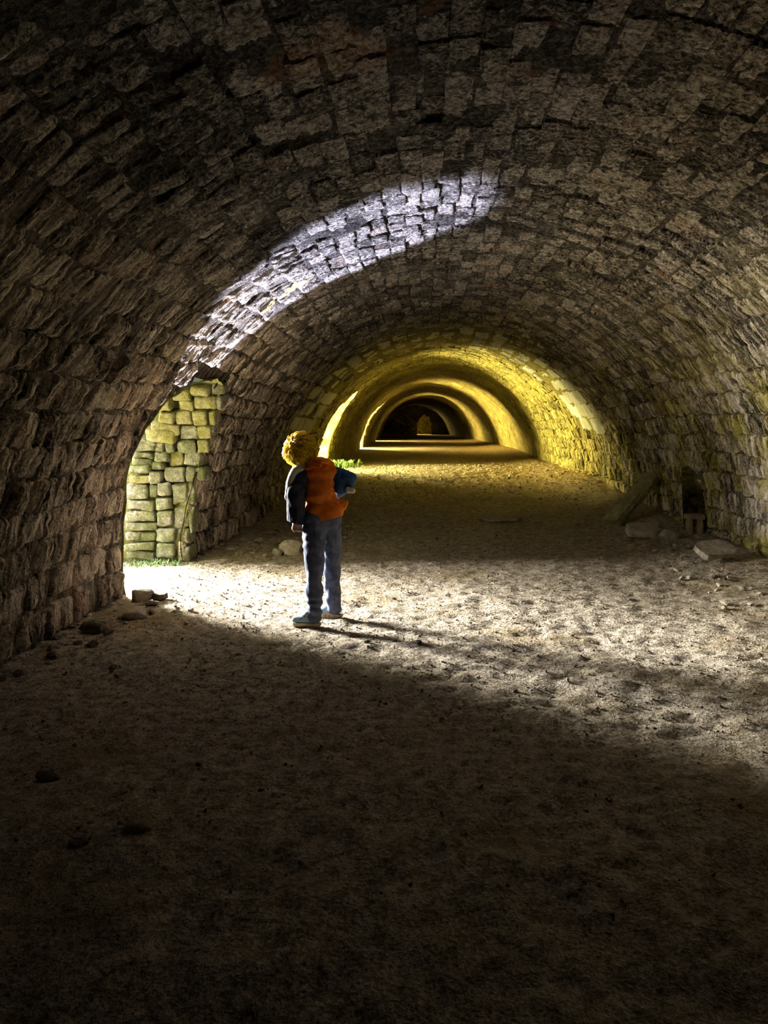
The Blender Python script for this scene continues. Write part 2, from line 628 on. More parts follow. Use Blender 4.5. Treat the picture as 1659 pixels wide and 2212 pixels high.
def brick_mesh(k, name, mat, crown=False):
    rs = np.random.RandomState(100 + k)
    V, Fc = [], []
    nvx = NX + 1
    ph = rs.rand(4) * 50
    UVa = np.array(UV)
    u, v = UVa[:, 0], UVa[:, 1]
    if crown:
        hh = 0.20 * fbm(u * 5 + ph[0], v * 6 + ph[1], 0, 3, k)
    else:
        hh = 0.34 * fbm(u * 5.5 + ph[0], v * 1.6 + ph[1], 0, 3, k) + 0.14 * fbm(u * 4 + ph[2], v * 6, 0, 2, k + 5)
    e = np.maximum(np.abs(u), np.abs(v)) * 2
    hh -= (0.16 if crown else 0.32) * np.clip((e - .72) / .28, 0, 1) ** 2
    k2 = .35 if crown else 1.0
    hh += ((rs.rand() - .5) * .35 * u * 2 + (rs.rand() - .5) * .5 * v * 2) * k2
    ju = u * (1 - .06 * rs.rand(len(u)) * (e > .95))
    jv = v * (1 - .05 * rs.rand(len(u)) * (e > .95))
    V = [(ju[i], jv[i], hh[i]) for i in range(len(u))]
    for b in range(NY):
        for a in range(NX):
            i0 = b * nvx + a
            Fc.append((i0, i0 + 1, i0 + nvx + 1, i0 + nvx))
    border = [a for a in range(nvx)] + [b * nvx + NX for b in range(1, NY + 1)] + \
             [NY * nvx + a for a in range(NX - 1, -1, -1)] + [b * nvx for b in range(NY - 1, 0, -1)]
    nb = len(V)
    for bi in border:
        x_, y_, _ = V[bi]
        V.append((x_, y_, -1.3))
    L = len(border)
    for s in range(L):
        a, b = border[s], border[(s + 1) % L]
        Fc.append((b, a, nb + s, nb + (s + 1) % L))
    me = bpy.data.meshes.new(name)
    me.from_pydata(V, [], Fc)
    me.update()
    me.polygons.foreach_set('use_smooth', [True] * len(me.polygons))
    me.materials.append(mat)
    me.attributes.new('rnd', 'FLOAT', 'POINT').data.foreach_set('value', np.full(len(V), rs.rand()))
    return me, np.array(V), Fc, rs.rand()


VAR_W = [brick_mesh(k, 'brick', M_BRICK) for k in range(14)]
VAR_C = [brick_mesh(40 + k, 'brick', M_BRICK, True) for k in range(14)]
VAR_P = [brick_mesh(80 + k, 'brick', M_PALE, True) for k in range(8)]


def frame(t, y, off):
    p = shell(np.array(t), np.array(float(y)), off)
    n = Vector((math.cos(t), 0, -math.sin(t)))
    u = Vector((math.sin(t), 0, math.cos(t)))
    v = Vector((0, 1, 0))
    return Vector(p), v, u, n


def px_of(p):
    if p[1] < .5:
        return None
    return VPX + p[0] * F_PX / p[1], HZY - (p[2] - CAMZ) * F_PX / p[1]


def lay(parent, t0, t1, rows, blen, y0, y1, variants, keepfn=None, depth=0.052, gap=(.90, .93), jit=1.0):
    """one entry per brick: (projected size, transform, variant)"""
    out = []
    dt = (t1 - t0) / rows
    hgt = dt * 2.8
    for r in range(rows):
        t = t0 + (r + .5) * dt
        y = y0 - (blen * .5 if r % 2 else 0) + RND.uniform(-.02, .02)
        while y < y1:
            w = blen * RND.uniform(.78, 1.25)
            yc_ = y + w / 2
            y += w
            tj = t + RND.gauss(0, .004)
            z_ = ZC + R0 * math.sin(tj)
            if bool(hole(np.array(tj), np.array(yc_), np.array(z_), 0.05)):
                continue
            if keepfn and not keepfn(tj, yc_):
                continue
            if RND.random() < .02:
                continue
            off = RND.gauss(0, .010 * jit) + (.03 if RND.random() < .05 else 0)
            p, v, u, n = frame(tj, yc_, off)
            ang = RND.gauss(0, .02)
            u2 = (u + n * RND.gauss(0, .05 * jit) + v * ang).normalized()
            v2 = (v + n * RND.gauss(0, .05 * jit) - u * ang).normalized()
            n2 = v2.cross(u2)
            sx, sy, sz = w * gap[0], hgt * gap[1], depth
            M = Matrix(((v2.x * sx, u2.x * sy, n2.x * sz, p.x), (v2.y * sx, u2.y * sy, n2.y * sz, p.y),
                        (v2.z * sx, u2.z * sy, n2.z * sz, p.z), (0, 0, 0, 1)))
            pp_ = px_of(p)
            size = 0
            if pp_ and -20 < pp_[0] < 1680 and -20 < pp_[1] < 2230:
                view = (Vector((0, 0, CAMZ)) - p)
                size = w * hgt * max(0.02, n.dot(view.normalized())) / view.length_squared
            out.append((size, M, variants[RND.randrange(len(variants))]))
    return out


def commit(parent, items, name='brick', limit=300):
    items.sort(key=lambda a: -a[0])
    pinv = parent.matrix_world.inverted()
    for size, M, var in items[:limit]:
        o = bpy.data.objects.new(name, var[0])
        COL.objects.link(o)
        o.parent = parent
        o.matrix_local = M
    rest = items[limit:]
    if not rest:
        return
    VV, FF, RR = [], [], []
    base = 0
    for size, M, var in rest:
        A = np.array(M)
        VV.append(var[1] @ A[:3, :3].T + A[:3, 3])
        FF.append(np.array(var[2]) + base)
        RR.append(np.full(len(var[1]), RND.random()))
        base += len(var[1])
    VV, FF, RR = np.concatenate(VV), np.concatenate(FF), np.concatenate(RR)
    me = bpy.data.meshes.new('brickwork')
    me.vertices.add(len(VV))
    me.vertices.foreach_set('co', VV.ravel())
    me.loops.add(FF.size)
    me.loops.foreach_set('vertex_index', FF.ravel().astype(np.int32))
    me.polygons.add(len(FF))
    me.polygons.foreach_set('loop_start', np.arange(0, FF.size, 4, dtype=np.int32))
    me.polygons.foreach_set('use_smooth', np.ones(len(FF), bool))
    me.update(calc_edges=True)
    me.validate()
    me.attributes.new('rnd', 'FLOAT', 'POINT').data.foreach_set('value', RR)
    me.materials.append(rest[0][2][0].materials[0])
    o = link('brickwork', me, parent)
    o['kind'] = 'stuff'


YB0, YB1 = 2.2, 20.2
in_ring = lambda t, y: not (12.5 < y < 15.2 and math.radians(22) < t < math.radians(158))
commit(WALL_L, lay(WALL_L, math.radians(-8), T_L, 11, .098, YB0, YB1, VAR_W, in_ring))
commit(WALL_R, lay(WALL_R, T_R, math.radians(188), 11, .098, YB0, YB1, VAR_W, in_ring))
mid_l, mid_r = math.radians(62), math.radians(118)
ci = lay(CEIL, T_L, mid_l, 5, .098, YB0, YB1, VAR_W, in_ring, depth=.036, gap=(.97, .96), jit=.6)
ci += lay(CEIL, mid_r, T_R, 5, .098, YB0, YB1, VAR_W, in_ring, depth=.036, gap=(.97, .96), jit=.6)
ci += lay(CEIL, mid_l, mid_r, 21, .25, YB0, YB1, VAR_C, in_ring, depth=.028, gap=(1.01, .985), jit=.25)
commit(CEIL, ci)
# the band of cleaner, paler blocks further in
ring = lay(CEIL, math.radians(40), math.radians(140), 17, .52, 12.6, 15.1, VAR_P, lambda t, y: RND.random() > .16, depth=.07, gap=(.9, .80))
commit(CEIL, ring, 'ring_brick', 400)
ring = lay(WALL_L, math.radians(22), math.radians(40), 3, .52, 12.6, 15.1, VAR_P, None, depth=.06)
commit(WALL_L, ring, 'ring_brick', 400)
ring = lay(WALL_R, math.radians(140), math.radians(158), 3, .52, 12.6, 15.1, VAR_P, None, depth=.06)
commit(WALL_R, ring, 'ring_brick', 400)

# ------------------------------------------------------------------ dressed stones of the first doorway's far jamb
def block_mesh(w, h, d, seed, r=.018, rough=.012, cuts=3):
    bm = bmesh.new()
    bmesh.ops.create_cube(bm, size=1)
    for v in bm.verts:
        v.co = Vector((v.co.x * w, v.co.y * d, v.co.z * h))
    bmesh.ops.bevel(bm, geom=bm.edges[:], offset=min(r, w * .2, h * .2, d * .2), segments=1, affect='EDGES', profile=.6)
    if cuts:
        bmesh.ops.subdivide_edges(bm, edges=[e for e in bm.edges if e.calc_length() > .06], cuts=cuts, use_grid_fill=True)
    co = np.array([v.co for v in bm.verts])
    dx = np.stack([fbm(co[:, 0] * 9 + seed * 3.1, co[:, 1] * 9, co[:, 2] * 9, 3, seed + s) for s in (1, 2, 3)], -1) * rough
    for v, dd in zip(bm.verts, dx):
        v.co += Vector(dd)
    return bm


def PX(px, py, y):
    return Vector(((px - VPX) * y / F_PX, y, CAMZ - (py - HZY) * y / F_PX))


JAMB = [
    # px left, right, top, bottom, proud, material
    (346, 381, 884, 910, .03, 2), (330, 390, 908, 934, .05, 2), (318, 383, 922, 952, .06, 2),
    (308, 340, 938, 958, .02, 1), (304, 338, 958, 975, .03, 1), (338, 356, 944, 974, .02, 1), (356, 378, 948, 974, .02, 1),
    (302, 334, 975, 990, .01, 1), (300, 332, 990, 1006, .03, 1), (336, 368, 974, 998, .04, 1), (368, 398, 974, 1006, -.01, 2),
    (296, 330, 1006, 1024, .05, 1), (330, 356, 996, 1014, .03, 1), (356, 402, 1008, 1040, .03, 1),
    (296, 330, 1026, 1044, .02, 2), (330, 352, 1016, 1044, .04, 1), (292, 322, 1046, 1078, .03, 1), (322, 342, 1046, 1078, .02, 1),
    (344, 372, 1042, 1072, .05, 1), (374, 408, 1042, 1090, .03, 1), (288, 338, 1080, 1102, .04, 1), (342, 374, 1074, 1102, .05, 1),
    (288, 308, 1104, 1126, .03, 1), (309, 338, 1104, 1126, .04, 1), (342, 376, 1104, 1136, .05, 1), (378, 410, 1092, 1140, .02, 1),
    (288, 338, 1128, 1146, .03, 1), (288, 306, 1148, 1168, .03, 1), (308, 338, 1148, 1168, .02, 1), (342, 384, 1138, 1170, .05, 1),
    (286, 338, 1172, 1190, .05, 1), (342, 384, 1172, 1204, .05, 1), (385, 411, 1142, 1176, .03, 1), (386, 412, 1178, 1212, .02, 1),
    (286, 338, 1192, 1210, .02, 1),
    (382, 418, 880, 912, .02, 2), (388, 430, 912, 944, .02, 1), (384, 424, 944, 974, .03, 1), (400, 440, 974, 1006, .02, 1),
    (404, 426, 1008, 1040, .02, 1), (418, 450, 880, 912, .04, 2), (430, 460, 912, 944, .03, 2), (424, 452, 944, 974, .03, 2),
    (420, 470, 850, 880, .02, 2), (386, 420, 858, 882, .02, 2), (452, 468, 880, 912, .02, 2), (470, 484, 848, 880, .02, 1),
]
JAMB += [(330, 372, 858, 884, .03, 2), (372, 414, 832, 858, .03, 2), (414, 456, 826, 850, .03, 2), (456, 486, 824, 846, .02, 1),
         (426, 446, 1006, 1040, .02, 1), (410, 424, 1042, 1090, .02, 1), (410, 420, 1092, 1150, .02, 1)]
for k, (l, r_, tp, bt, proud, mk) in enumerate(JAMB):
    if l < 312 and tp > 930:
        l -= 16
    zm = 1.42 - ((tp + bt) / 2 - HZY) * 7.9 / F_PX
    yj = 7.88 - .42 * max(0.0, zm - 1.02)
    a, b = PX(l, tp, yj), PX(r_, bt, yj)
    w, h = (b.x - a.x) * RND.uniform(.93, 1.0) - .008, (a.z - b.z) * RND.uniform(.92, 1.0) - .006
    bm = block_mesh(w, h, .24, 300 + k, r=RND.uniform(.008, .016), rough=.016, cuts=2)
    o = bm_obj('stone', bm, [None, M_QUOIN, M_QUOIN2][mk], DOOR_OBJ[0], smooth=True)
    o.location = ((a.x + b.x) / 2, yj + .11 - proud * 1.3 + RND.uniform(-.012, .012), (a.z + b.z) / 2)
    o.rotation_euler = (RND.gauss(0, .03) + (.30 if zm > 1.2 else 0), RND.gauss(0, .035) + (.12 if k in (0, 1, 2) else 0), RND.gauss(0, .05))

# ------------------------------------------------------------------ loose stones
def rock_mesh(seed, sx, sy, sz, sub=2, rough=.22, facets=5):
    rs = np.random.RandomState(seed)
    bm = bmesh.new()
    bmesh.ops.create_icosphere(bm, subdivisions=sub, radius=1)
    co = np.array([v.co for v in bm.verts])
    for f in range(facets):
        nrm = rs.normal(size=3)
        nrm /= np.linalg.norm(nrm)
        lim = rs.uniform(.45, .8)
        dd = co @ nrm - lim
        co = co - np.clip(dd, 0, None)[:, None] * nrm * .9
    nn = fbm(co[:, 0] * 1.8 + seed, co[:, 1] * 1.8, co[:, 2] * 1.8, 3, seed)
    co = co * (1 + rough * nn)[:, None]
    co *= np.array([sx, sy, sz]) * .5 / np.abs(co).max(0)
    for v, c in zip(bm.verts, co):
        v.co = c
    return bm


def rock(name, label, px, py, y, w, d, h, mat, seed, cat='stone', group=None, rot=0, tilt=(0, 0), sink=.25, x=None, sub=2):
    if x is None:
        x = (px - VPX) * y / F_PX
    bm = rock_mesh(seed, w, d, h, sub)
    o = bm_obj(name, bm, mat, None, smooth=False)
    o.location = (x, y, ground(x, y) + h * (.5 - sink))
    o.rotation_euler = (tilt[0], tilt[1], rot)
    tag(o, label, cat, group)
    return o


def slab(name, label, px, y, w, d, h, mat, seed, rot=0, tilt=(0, 0), up=0.0, cat='stone', corners=None):
    """flat irregular slab with chipped edges"""
    rs = np.random.RandomState(seed)
    x = (px - VPX) * y / F_PX
    bm = bmesh.new()
    pts = corners or [(-.5, -.35), (-.42, -.5), (.3, -.5), (.5, -.3), (.48, .3), (.3, .5), (-.3, .48), (-.5, .2)]
    vs = [bm.verts.new((a * w, b * d, -h / 2)) for a, b in pts]
    f = bm.faces.new(vs)
    ex = bmesh.ops.extrude_face_region(bm, geom=[f])
    for v in ex['geom']:
        if isinstance(v, bmesh.types.BMVert):
            v.co.z += h
            v.co.x *= .96
            v.co.y *= .96
    bmesh.ops.recalc_face_normals(bm, faces=bm.faces[:])
    bmesh.ops.bevel(bm, geom=bm.edges[:], offset=h * .14, segments=1, affect='EDGES')
    bmesh.ops.triangulate(bm, faces=[f for f in bm.faces if len(f.verts) > 4])
    bmesh.ops.subdivide_edges(bm, edges=[e for e in bm.edges if e.calc_length() > .08], cuts=1)
    for v in bm.verts:
        v.co += Vector((rs.normal(), rs.normal(), rs.normal())) * h * .05
    o = bm_obj(name, bm, mat)
    o.location = (x, y, ground(x, y) + h / 2 + up)
    o.rotation_euler = (tilt[0], tilt[1], rot)
    tag(o, label, cat)
    return o


slab('stone_slab', 'smooth tan flat slab lying in front of the dark wall niche', 1389, 9.0, .40, .26, .085, M_ROCKP, 5, rot=-.08, tilt=(.30, .04), up=.05)
rock('rubble_stone', 'rough brown lump of rubble beside the smooth tan flat slab', 1450, 0, 8.65, .30, .20, .15, M_ROCK, 6, rot=.3)
rock('slab_chip', 'small pale chip resting at the upper corner of the smooth tan slab', 1420, 0, 9.22, .07, .07, .07, M_ROCKP, 8, sink=-.55)
slab('fallen_slab', 'crusted flat slab lifted off the floor with a dark gap at the right wall foot', 1545, 7.45, .40, .30, .045, M_ROCK, 9, rot=.2, tilt=(.34, -.06), up=.075)
rock('boulder', 'tan angular boulder behind the legs of the person', 632, 0, 8.35, .30, .22, .20, M_ROCKP, 12, rot=.2, sink=.2)
rock('boulder', 'smaller brown stone leaning on the boulder behind the person', 600, 0, 8.28, .16, .15, .13, M_ROCK, 13, rot=.8)
rock('wall_foot_stone', 'pale pointed stone at the foot of the left wall near the doorway', 294, 0, 5.62, .20, .16, .13, M_ROCKP, 14, rot=.4)
rock('wall_foot_stone', 'dark hollowed stone at the left wall foot, nearest the frame edge', 205, 0, 5.25, .20, .16, .10, M_ROCKD, 15, rot=.1)
slab('threshold_stone', 'flat brown stone on the threshold just inside the near door jamb', 343, 6.22, .15, .10, .045, M_ROCKD, 16, rot=-.4)
rock('threshold_stone', 'rounded stone tucked against the base of the near door jamb', 312, 0, 6.18, .20, .14, .16, M_ROCK, 17, rot=.2)
rock('threshold_stone', 'low dark stone between the near door jamb and the flat threshold stone', 325, 0, 6.02, .14, .10, .06, M_ROCKD, 18)
rock('foreground_stone', 'lone rounded stone half buried in the dark foreground earth', 300, 0, 2.66, .10, .085, .07, M_ROCK, 19, rot=.3, sub=3)
rock('foreground_stone', 'dark flat stone near the left edge of the foreground', 105, 0, 3.08, .11, .08, .045, M_ROCKD, 20, rot=.1, sub=3)
rock('foreground_stone', 'small dark clod below the lone rounded foreground stone', 168, 0, 2.55, .07, .05, .035, M_ROCKD, 21)
slab('stone_flake', 'pale curved flake lying under the dark left wall behind the doorway', 499, 8.75, .10, .06, .025, M_ROCKP, 22, rot=.1, tilt=(.2, .1))
slab('stone_flake', 'long pale flake on the rubble left of the person', 558, 9.25, .12, .06, .03, M_ROCKP, 23, rot=.2, tilt=(.3, -.2))
slab('stone_flake', 'broken pale flake pair end nearest the left wall rubble', 527, 9.35, .10, .06, .025, M_ROCKP, 24, rot=-.3, tilt=(.3, .2))
slab('stone_flake', 'thin flake lying deepest in shade left of the person', 592, 9.9, .13, .05, .02, M_ROCK, 25, rot=.2)
slab('flat_stone', 'wide flat stone in the dark floor beyond the light patch', 1078, 11.0, .55, .7, .03, M_ROCK, 26, rot=.2)
rock('path_stone', 'dark stone on the lit floor in the stripe of leg shadow', 903, 0, 4.92, .055, .05, .035, M_ROCKD, 28)
rock('path_stone', 'pale chip caught at the end of the nearer foot shadow', 752, 0, 5.18, .05, .03, .025, M_ROCKP, 29)
rock('path_stone', 'dark stone below the shadow stripe, towards the camera', 793, 0, 4.95, .05, .04, .03, M_ROCKD, 30)
rock('path_stone', 'white stone on the gravel by the right edge of the light', 1487, 0, 6.9, .05, .045, .045, M_ROCKP, 31)
rock('path_stone', 'pale stone right of the white stone on the gravel', 1550, 0, 6.85, .05, .04, .035, M_ROCKP, 32)

# propped slab under the niche
tr = empty('propped_slab', (0, 0, 0))
xs, yt = (1500 - VPX) * 8.75 / F_PX, 8.75
tr.location = (xs, yt, ground(xs, yt))
tag(tr, 'broken firebrick slab propped on two upright bricks under the niche', 'stone')
bpy.context.view_layer.update()
for nm, loc, dims, sd in (('slab', (0, 0, .20), (.20, .14, .06), 501), ('support', (-.055, 0, .085), (.05, .10, .20), 502),
                          ('support', (.055, .0, .085), (.06, .10, .20), 503)):
    o = bm_obj(nm, block_mesh(dims[0], dims[2], dims[1], sd, r=.01, rough=.006, cuts=1), M_ROCKB)
    o.parent = tr
    o.location = loc

# rotten timber leaning on the right wall
bm = bmesh.new()
a, b = PX(1325, 1096, 10.0), PX(1402, 1034, 10.3)
a.z = ground(a.x, a.y) + .05
ax = (b - a)
L = ax.length
axn = ax.normalized()
s1 = axn.cross(Vector((0, 0, 1))).normalized()
s2 = s1.cross(axn)
rings = []
for k in range(13):
    f = k / 12
    rg = []
    for m in range(8):
        an = m / 8 * 2 * math.pi
        sq = 1 / max(abs(math.cos(an)), abs(math.sin(an))) ** .6
        rr = (.105 - .02 * f) * sq * (1 + .18 * float(fbm(f * 3, m * .9, 0, 2, 3)))
        rg.append(bm.verts.new(a + axn * (f * L * 1.12 - .03) + s1 * math.cos(an) * rr * 1.3 + s2 * math.sin(an) * rr * .7))
    rings.append(rg)
for k in range(12):
    for m in range(8):
        bm.faces.new((rings[k][m], rings[k][(m + 1) % 8], rings[k + 1][(m + 1) % 8], rings[k + 1][m]))
bm.faces.new(rings[0][::-1])
bm.faces.new(rings[-1])
bmesh.ops.recalc_face_normals(bm, faces=bm.faces[:])
tag(bm_obj('timber_baulk', bm, M_WOOD), 'rotten mossy timber leaning against the shaded right wall', 'timber')

# scattered stones: each its own object, shared meshes
def rock_set(n, seed):
    out = []
    for k in range(n):
        bm = rock_mesh(seed + k, 1, RND.uniform(.6, .95), RND.uniform(.45, .75), 1, .3, 4)
        me = bpy.data.meshes.new('loose_stone')
        bm.to_mesh(me)
        bm.free()
        out.append(me)
    return out


SHAPES = {}
for key, mt in (('t', M_ROCK), ('d', M_ROCKD), ('p', M_ROCKP)):
    ms = rock_set(5, 700 + ord(key))
    for m_ in ms:
        m_.materials.append(mt)
    SHAPES[key] = ms


def scatter(n, fn, smin, smax, keys, name, label, group):
    for k in range(n):
        x, y = fn()
        s = smin + (smax - smin) * RND.random() ** 2
        key = RND.choice(keys)
        o = bpy.data.objects.new(name, SHAPES[key][RND.randrange(5)])
        COL.objects.link(o)
        o.scale = (s, s, s)
        o.location = (x, y, ground(x, y) + s * .12)
        o.rotation_euler = (RND.uniform(-.3, .3), RND.uniform(-.3, .3), RND.uniform(0, 6.28))
        tag(o, {'t': 'tan ', 'd': 'dark brown ', 'p': 'pale '}[key] + label, 'stone', group)


scatter(70, lambda: (RND.uniform(-2.3, -1.0) + .1, RND.uniform(8.0, 10.8)), .03, .12, 'ttd', 'rubble_chunk',
        'small rubble chunk in the shade between left wall and person', 'rubble at the left wall')
scatter(80, lambda: (RND.triangular(1.9, 3.2, 3.0), RND.uniform(5.8, 9.6)), .025, .085, 'ttdp', 'loose_stone',
        'small rubble stone strewn along the foot of the right wall', 'rubble at the right wall')
scatter(90, lambda: (RND.uniform(-1.8, 2.6), RND.uniform(4.1, 7.9)), .018, .042, 'ttdp', 'path_pebble',
        'small pebble on the lit patch of earth floor', 'pebbles in the light')
scatter(40, lambda: (RND.triangular(-2.4, -1.5, -2.3), RND.uniform(4.2, 6.0)), .03, .09, 'ttd', 'loose_stone',
        'small rubble stone along the near foot of the left wall', 'rubble at the near left wall')
scatter(40, lambda: (RND.uniform(.1, 1.2), RND.uniform(8.0, 9.6)), .02, .06, 'td', 'loose_stone',
        'small stone on the dark floor just beyond the light', 'stones beyond the light')
scatter(50, lambda: (RND.triangular(1.6, 3.0, 2.8), RND.uniform(10.2, 18.5)), .03, .11, 'td', 'loose_stone',
        'rubble stone at the foot of the yellow lit right wall', 'rubble in the next chamber')

# fine gravel: far too many to count
def gravel(name, n, fn, smin, smax, mat, label):
    oc = np.array([(1, 0, 0), (-1, 0, 0), (0, 1, 0), (0, -1, 0), (0, 0, 1), (0, 0, -1)], float)
    of = np.array([(0, 2, 4), (2, 1, 4), (1, 3, 4), (3, 0, 4), (2, 0, 5), (1, 2, 5), (3, 1, 5), (0, 3, 5)])
    p = np.array([fn() for _ in range(n)])
    s = smin + (smax - smin) * NPR.rand(n) ** 2.5
    z = floor_z(p[:, 0], p[:, 1]) + 0.010 * fbm(p[:, 0] * 14, p[:, 1] * 14, 0, 3, 51) + 0.010 * np.abs(fbm(p[:, 0] * 3.2, p[:, 1] * 5.5, 0, 3, 61))
    V = oc[None] * (s[:, None, None] * .5) * NPR.uniform(.5, 1.15, (n, 6, 1)) + NPR.normal(0, .12, (n, 6, 3)) * s[:, None, None]
    an = NPR.rand(n) * 6.28
    c, sn = np.cos(an)[:, None], np.sin(an)[:, None]
    V = np.stack([V[..., 0] * c - V[..., 1] * sn, V[..., 0] * sn + V[..., 1] * c, V[..., 2] * .75], -1)
    V += np.stack([p[:, 0], p[:, 1], z + s * .15], -1)[:, None]
    Fc = (of[None] + (np.arange(n) * 6)[:, None, None]).reshape(-1, 3)
    o = mesh_obj(name, V.reshape(-1, 3), Fc.tolist(), mat, smooth=False)
    return tag(o, label, 'gravel', kind='stuff')


gravel('gravel', 9000, lambda: (RND.uniform(-2.3, 3.1), RND.uniform(3.4, 8.4)), .006, .026, M_ROCK, 'fine tan gravel strewn over the lit earth floor')
gravel('dark_gravel', 3500, lambda: (RND.uniform(-2.3, 3.0), RND.uniform(2.2, 9.5)), .006, .030, M_ROCKD, 'dark crumbs of earth and brick across the floor')
gravel('chamber_gravel', 4500, lambda: (RND.uniform(-1.8, 3.0), RND.uniform(12.5, 20.0)), .015, .06, M_ROCK, 'gravel on the floor of the yellow lit further chamber')

# ------------------------------------------------------------------ weeds in the doorways
def weeds(name, n, cx, cy, rx, ry, h, label):
    V, Fc = [], []
    for k in range(n):
        x, y = cx + RND.gauss(0, rx), cy + RND.gauss(0, ry)
        z = ground(x, y)
        hh = h * RND.uniform(.4, 1.1)
        an, ln = RND.uniform(0, 6.28), RND.uniform(.2, .9)
        d = Vector((math.cos(an), math.sin(an), 0))
        s = Vector((-d.y, d.x, 0)) * hh * RND.uniform(.06, .14)
        b = len(V)
        p0 = Vector((x, y, z - .01))
        p1 = p0 + Vector((0, 0, hh * .6)) + d * hh * ln * .3
        p2 = p0 + Vector((0, 0, hh)) + d * hh * ln
        V += [p0 - s * .5, p0 + s * .5, p1 + s, p1 - s, p2]
        Fc += [(b, b + 1, b + 2, b + 3), (b + 3, b + 2, b + 4)]
    return tag(mesh_obj(name, V, Fc, M_LEAF, smooth=False), label, 'weeds', kind='stuff')


weeds('weeds', 420, -2.75, 7.68, .22, .08, .055, 'low green weeds on the threshold of the bright doorway')
weeds('doorway_weeds', 260, -2.05, 18.45, .22, .15, .20, 'tall bright weeds at the foot of the second doorway')

# ------------------------------------------------------------------ person
def loft_prim(bm, p0, r0, p1, r1, seg=14, asp=1.0, side=None):
    """closed tapered capsule from p0 to p1; asp widens it along `side`"""
    p0, p1 = Vector(p0), Vector(p1)
    ax = (p1 - p0)
    L = ax.length
    axn = ax.normalized() if L > 1e-6 else Vector((0, 0, 1))
    s = Vector(side) if side else (Vector((1, 0, 0)) if abs(axn.x) < .9 else Vector((0, 1, 0)))
    s = (s - axn * s.dot(axn)).normalized()
    u = axn.cross(s)
    prof = []
    for k in range(1, 5):
        a = -math.pi / 2 + k * math.pi / 8
        prof.append((p0 + axn * math.sin(a) * r0, r0 * math.cos(a)))
    for k in range(0, 4):
        a = k * math.pi / 8
        prof.append((p1 + axn * math.sin(a) * r1, r1 * math.cos(a)))
    rings = []
    for c, r in prof:
        rings.append([bm.verts.new(c + (s * math.cos(m / seg * 6.28319) * asp + u * math.sin(m / seg * 6.28319)) * r) for m in range(seg)])
    for k in range(len(rings) - 1):
        for m in range(seg):
            bm.faces.new((rings[k][m], rings[k][(m + 1) % seg], rings[k + 1][(m + 1) % seg], rings[k + 1][m]))
    t0 = bm.verts.new(p0 - axn * r0)
    t1 = bm.verts.new(p1 + axn * r1)
    for m in range(seg):
        bm.faces.new((rings[0][(m + 1) % seg], rings[0][m], t0))
        bm.faces.new((rings[-1][m], rings[-1][(m + 1) % seg], t1))


def blob(name, prims, voxel, smooth, mat, parent, folds=None, cut=None):
    """one continuous skin around a set of tapered capsules"""
    bm = bmesh.new()
    for pr in prims:
        loft_prim(bm, *pr[:4], asp=pr[4] if len(pr) > 4 else 1.0, side=pr[5] if len(pr) > 5 else None)
    bmesh.ops.recalc_face_normals(bm, faces=bm.faces[:])
    me = bpy.data.meshes.new(name)
    bm.to_mesh(me)
    bm.free()
    o = bpy.data.objects.new(name, me)
    COL.objects.link(o)
    md = o.modifiers.new('remesh', 'REMESH')
    md.mode = 'VOXEL'
    md.voxel_size = voxel
    if smooth:
        ms = o.modifiers.new('smooth', 'SMOOTH')
        ms.factor = .5
        ms.iterations = smooth
    dg = bpy.context.evaluated_depsgraph_get()
    m2 = bpy.data.meshes.new_from_object(o.evaluated_get(dg))
    bpy.data.objects.remove(o)
    n = len(m2.vertices)
    if folds:
        co = np.empty(n * 3)
        no = np.empty(n * 3)
        m2.vertices.foreach_get('co', co)
        m2.vertices.foreach_get('normal', no)
        co, no = co.reshape(-1, 3), no.reshape(-1, 3)
        co = co + no * folds(co)[:, None]
        m2.vertices.foreach_set('co', co.ravel())
    if cut:
        bm = bmesh.new()
        bm.from_mesh(m2)
        for (cp, cn) in cut:
            bmesh.ops.bisect_plane(bm, geom=bm.verts[:] + bm.edges[:] + bm.faces[:], plane_co=cp, plane_no=cn, clear_outer=True)
            bnd = [e for e in bm.edges if e.is_boundary]
            if bnd:
                ex = bmesh.ops.extrude_edge_only(bm, edges=bnd)
                nv = [v for v in ex['geom'] if isinstance(v, bmesh.types.BMVert)]
                c = sum((v.co for v in nv), Vector()) / len(nv)
                for v in nv:
                    v.co = c + (v.co - c) * .86 - Vector(cn) * .012
        bm.to_mesh(m2)
        bm.free()
    m2.update()
    m2.polygons.foreach_set('use_smooth', [True] * len(m2.polygons))
    m2.materials.clear()
    m2.materials.append(mat)
    m2.name = name
    o = bpy.data.objects.new(name, m2)
    COL.objects.link(o)
    o.parent = parent
    o.matrix_parent_inverse = parent.matrix_basis.inverted()
    return o


YP = 5.47
def P(px, py, dy=0.0):
    return PX(px, py, YP + dy)


GZL, GZR = ground(-.83, 5.37), ground(-.68, 5.60)
PERSON = empty('person', (-.745, YP, min(GZL, GZR)))
tag(PERSON, 'person in orange and navy jacket standing with head tilted back, gazing at the vault', 'person')
bpy.context.view_layer.update()

# head frame
HC = P(653, 972, 0.0)
UPV = Vector((-.50, -.22, .84)).normalized()
FV = Vector((.55, .62, .45))
FV = (FV - UPV * FV.dot(UPV)).normalized()
SV = FV.cross(UPV).normalized()
neck0 = P(683, 1012, .01)
hd = lambda f, u, s: HC + FV * f + UPV * u + SV * s

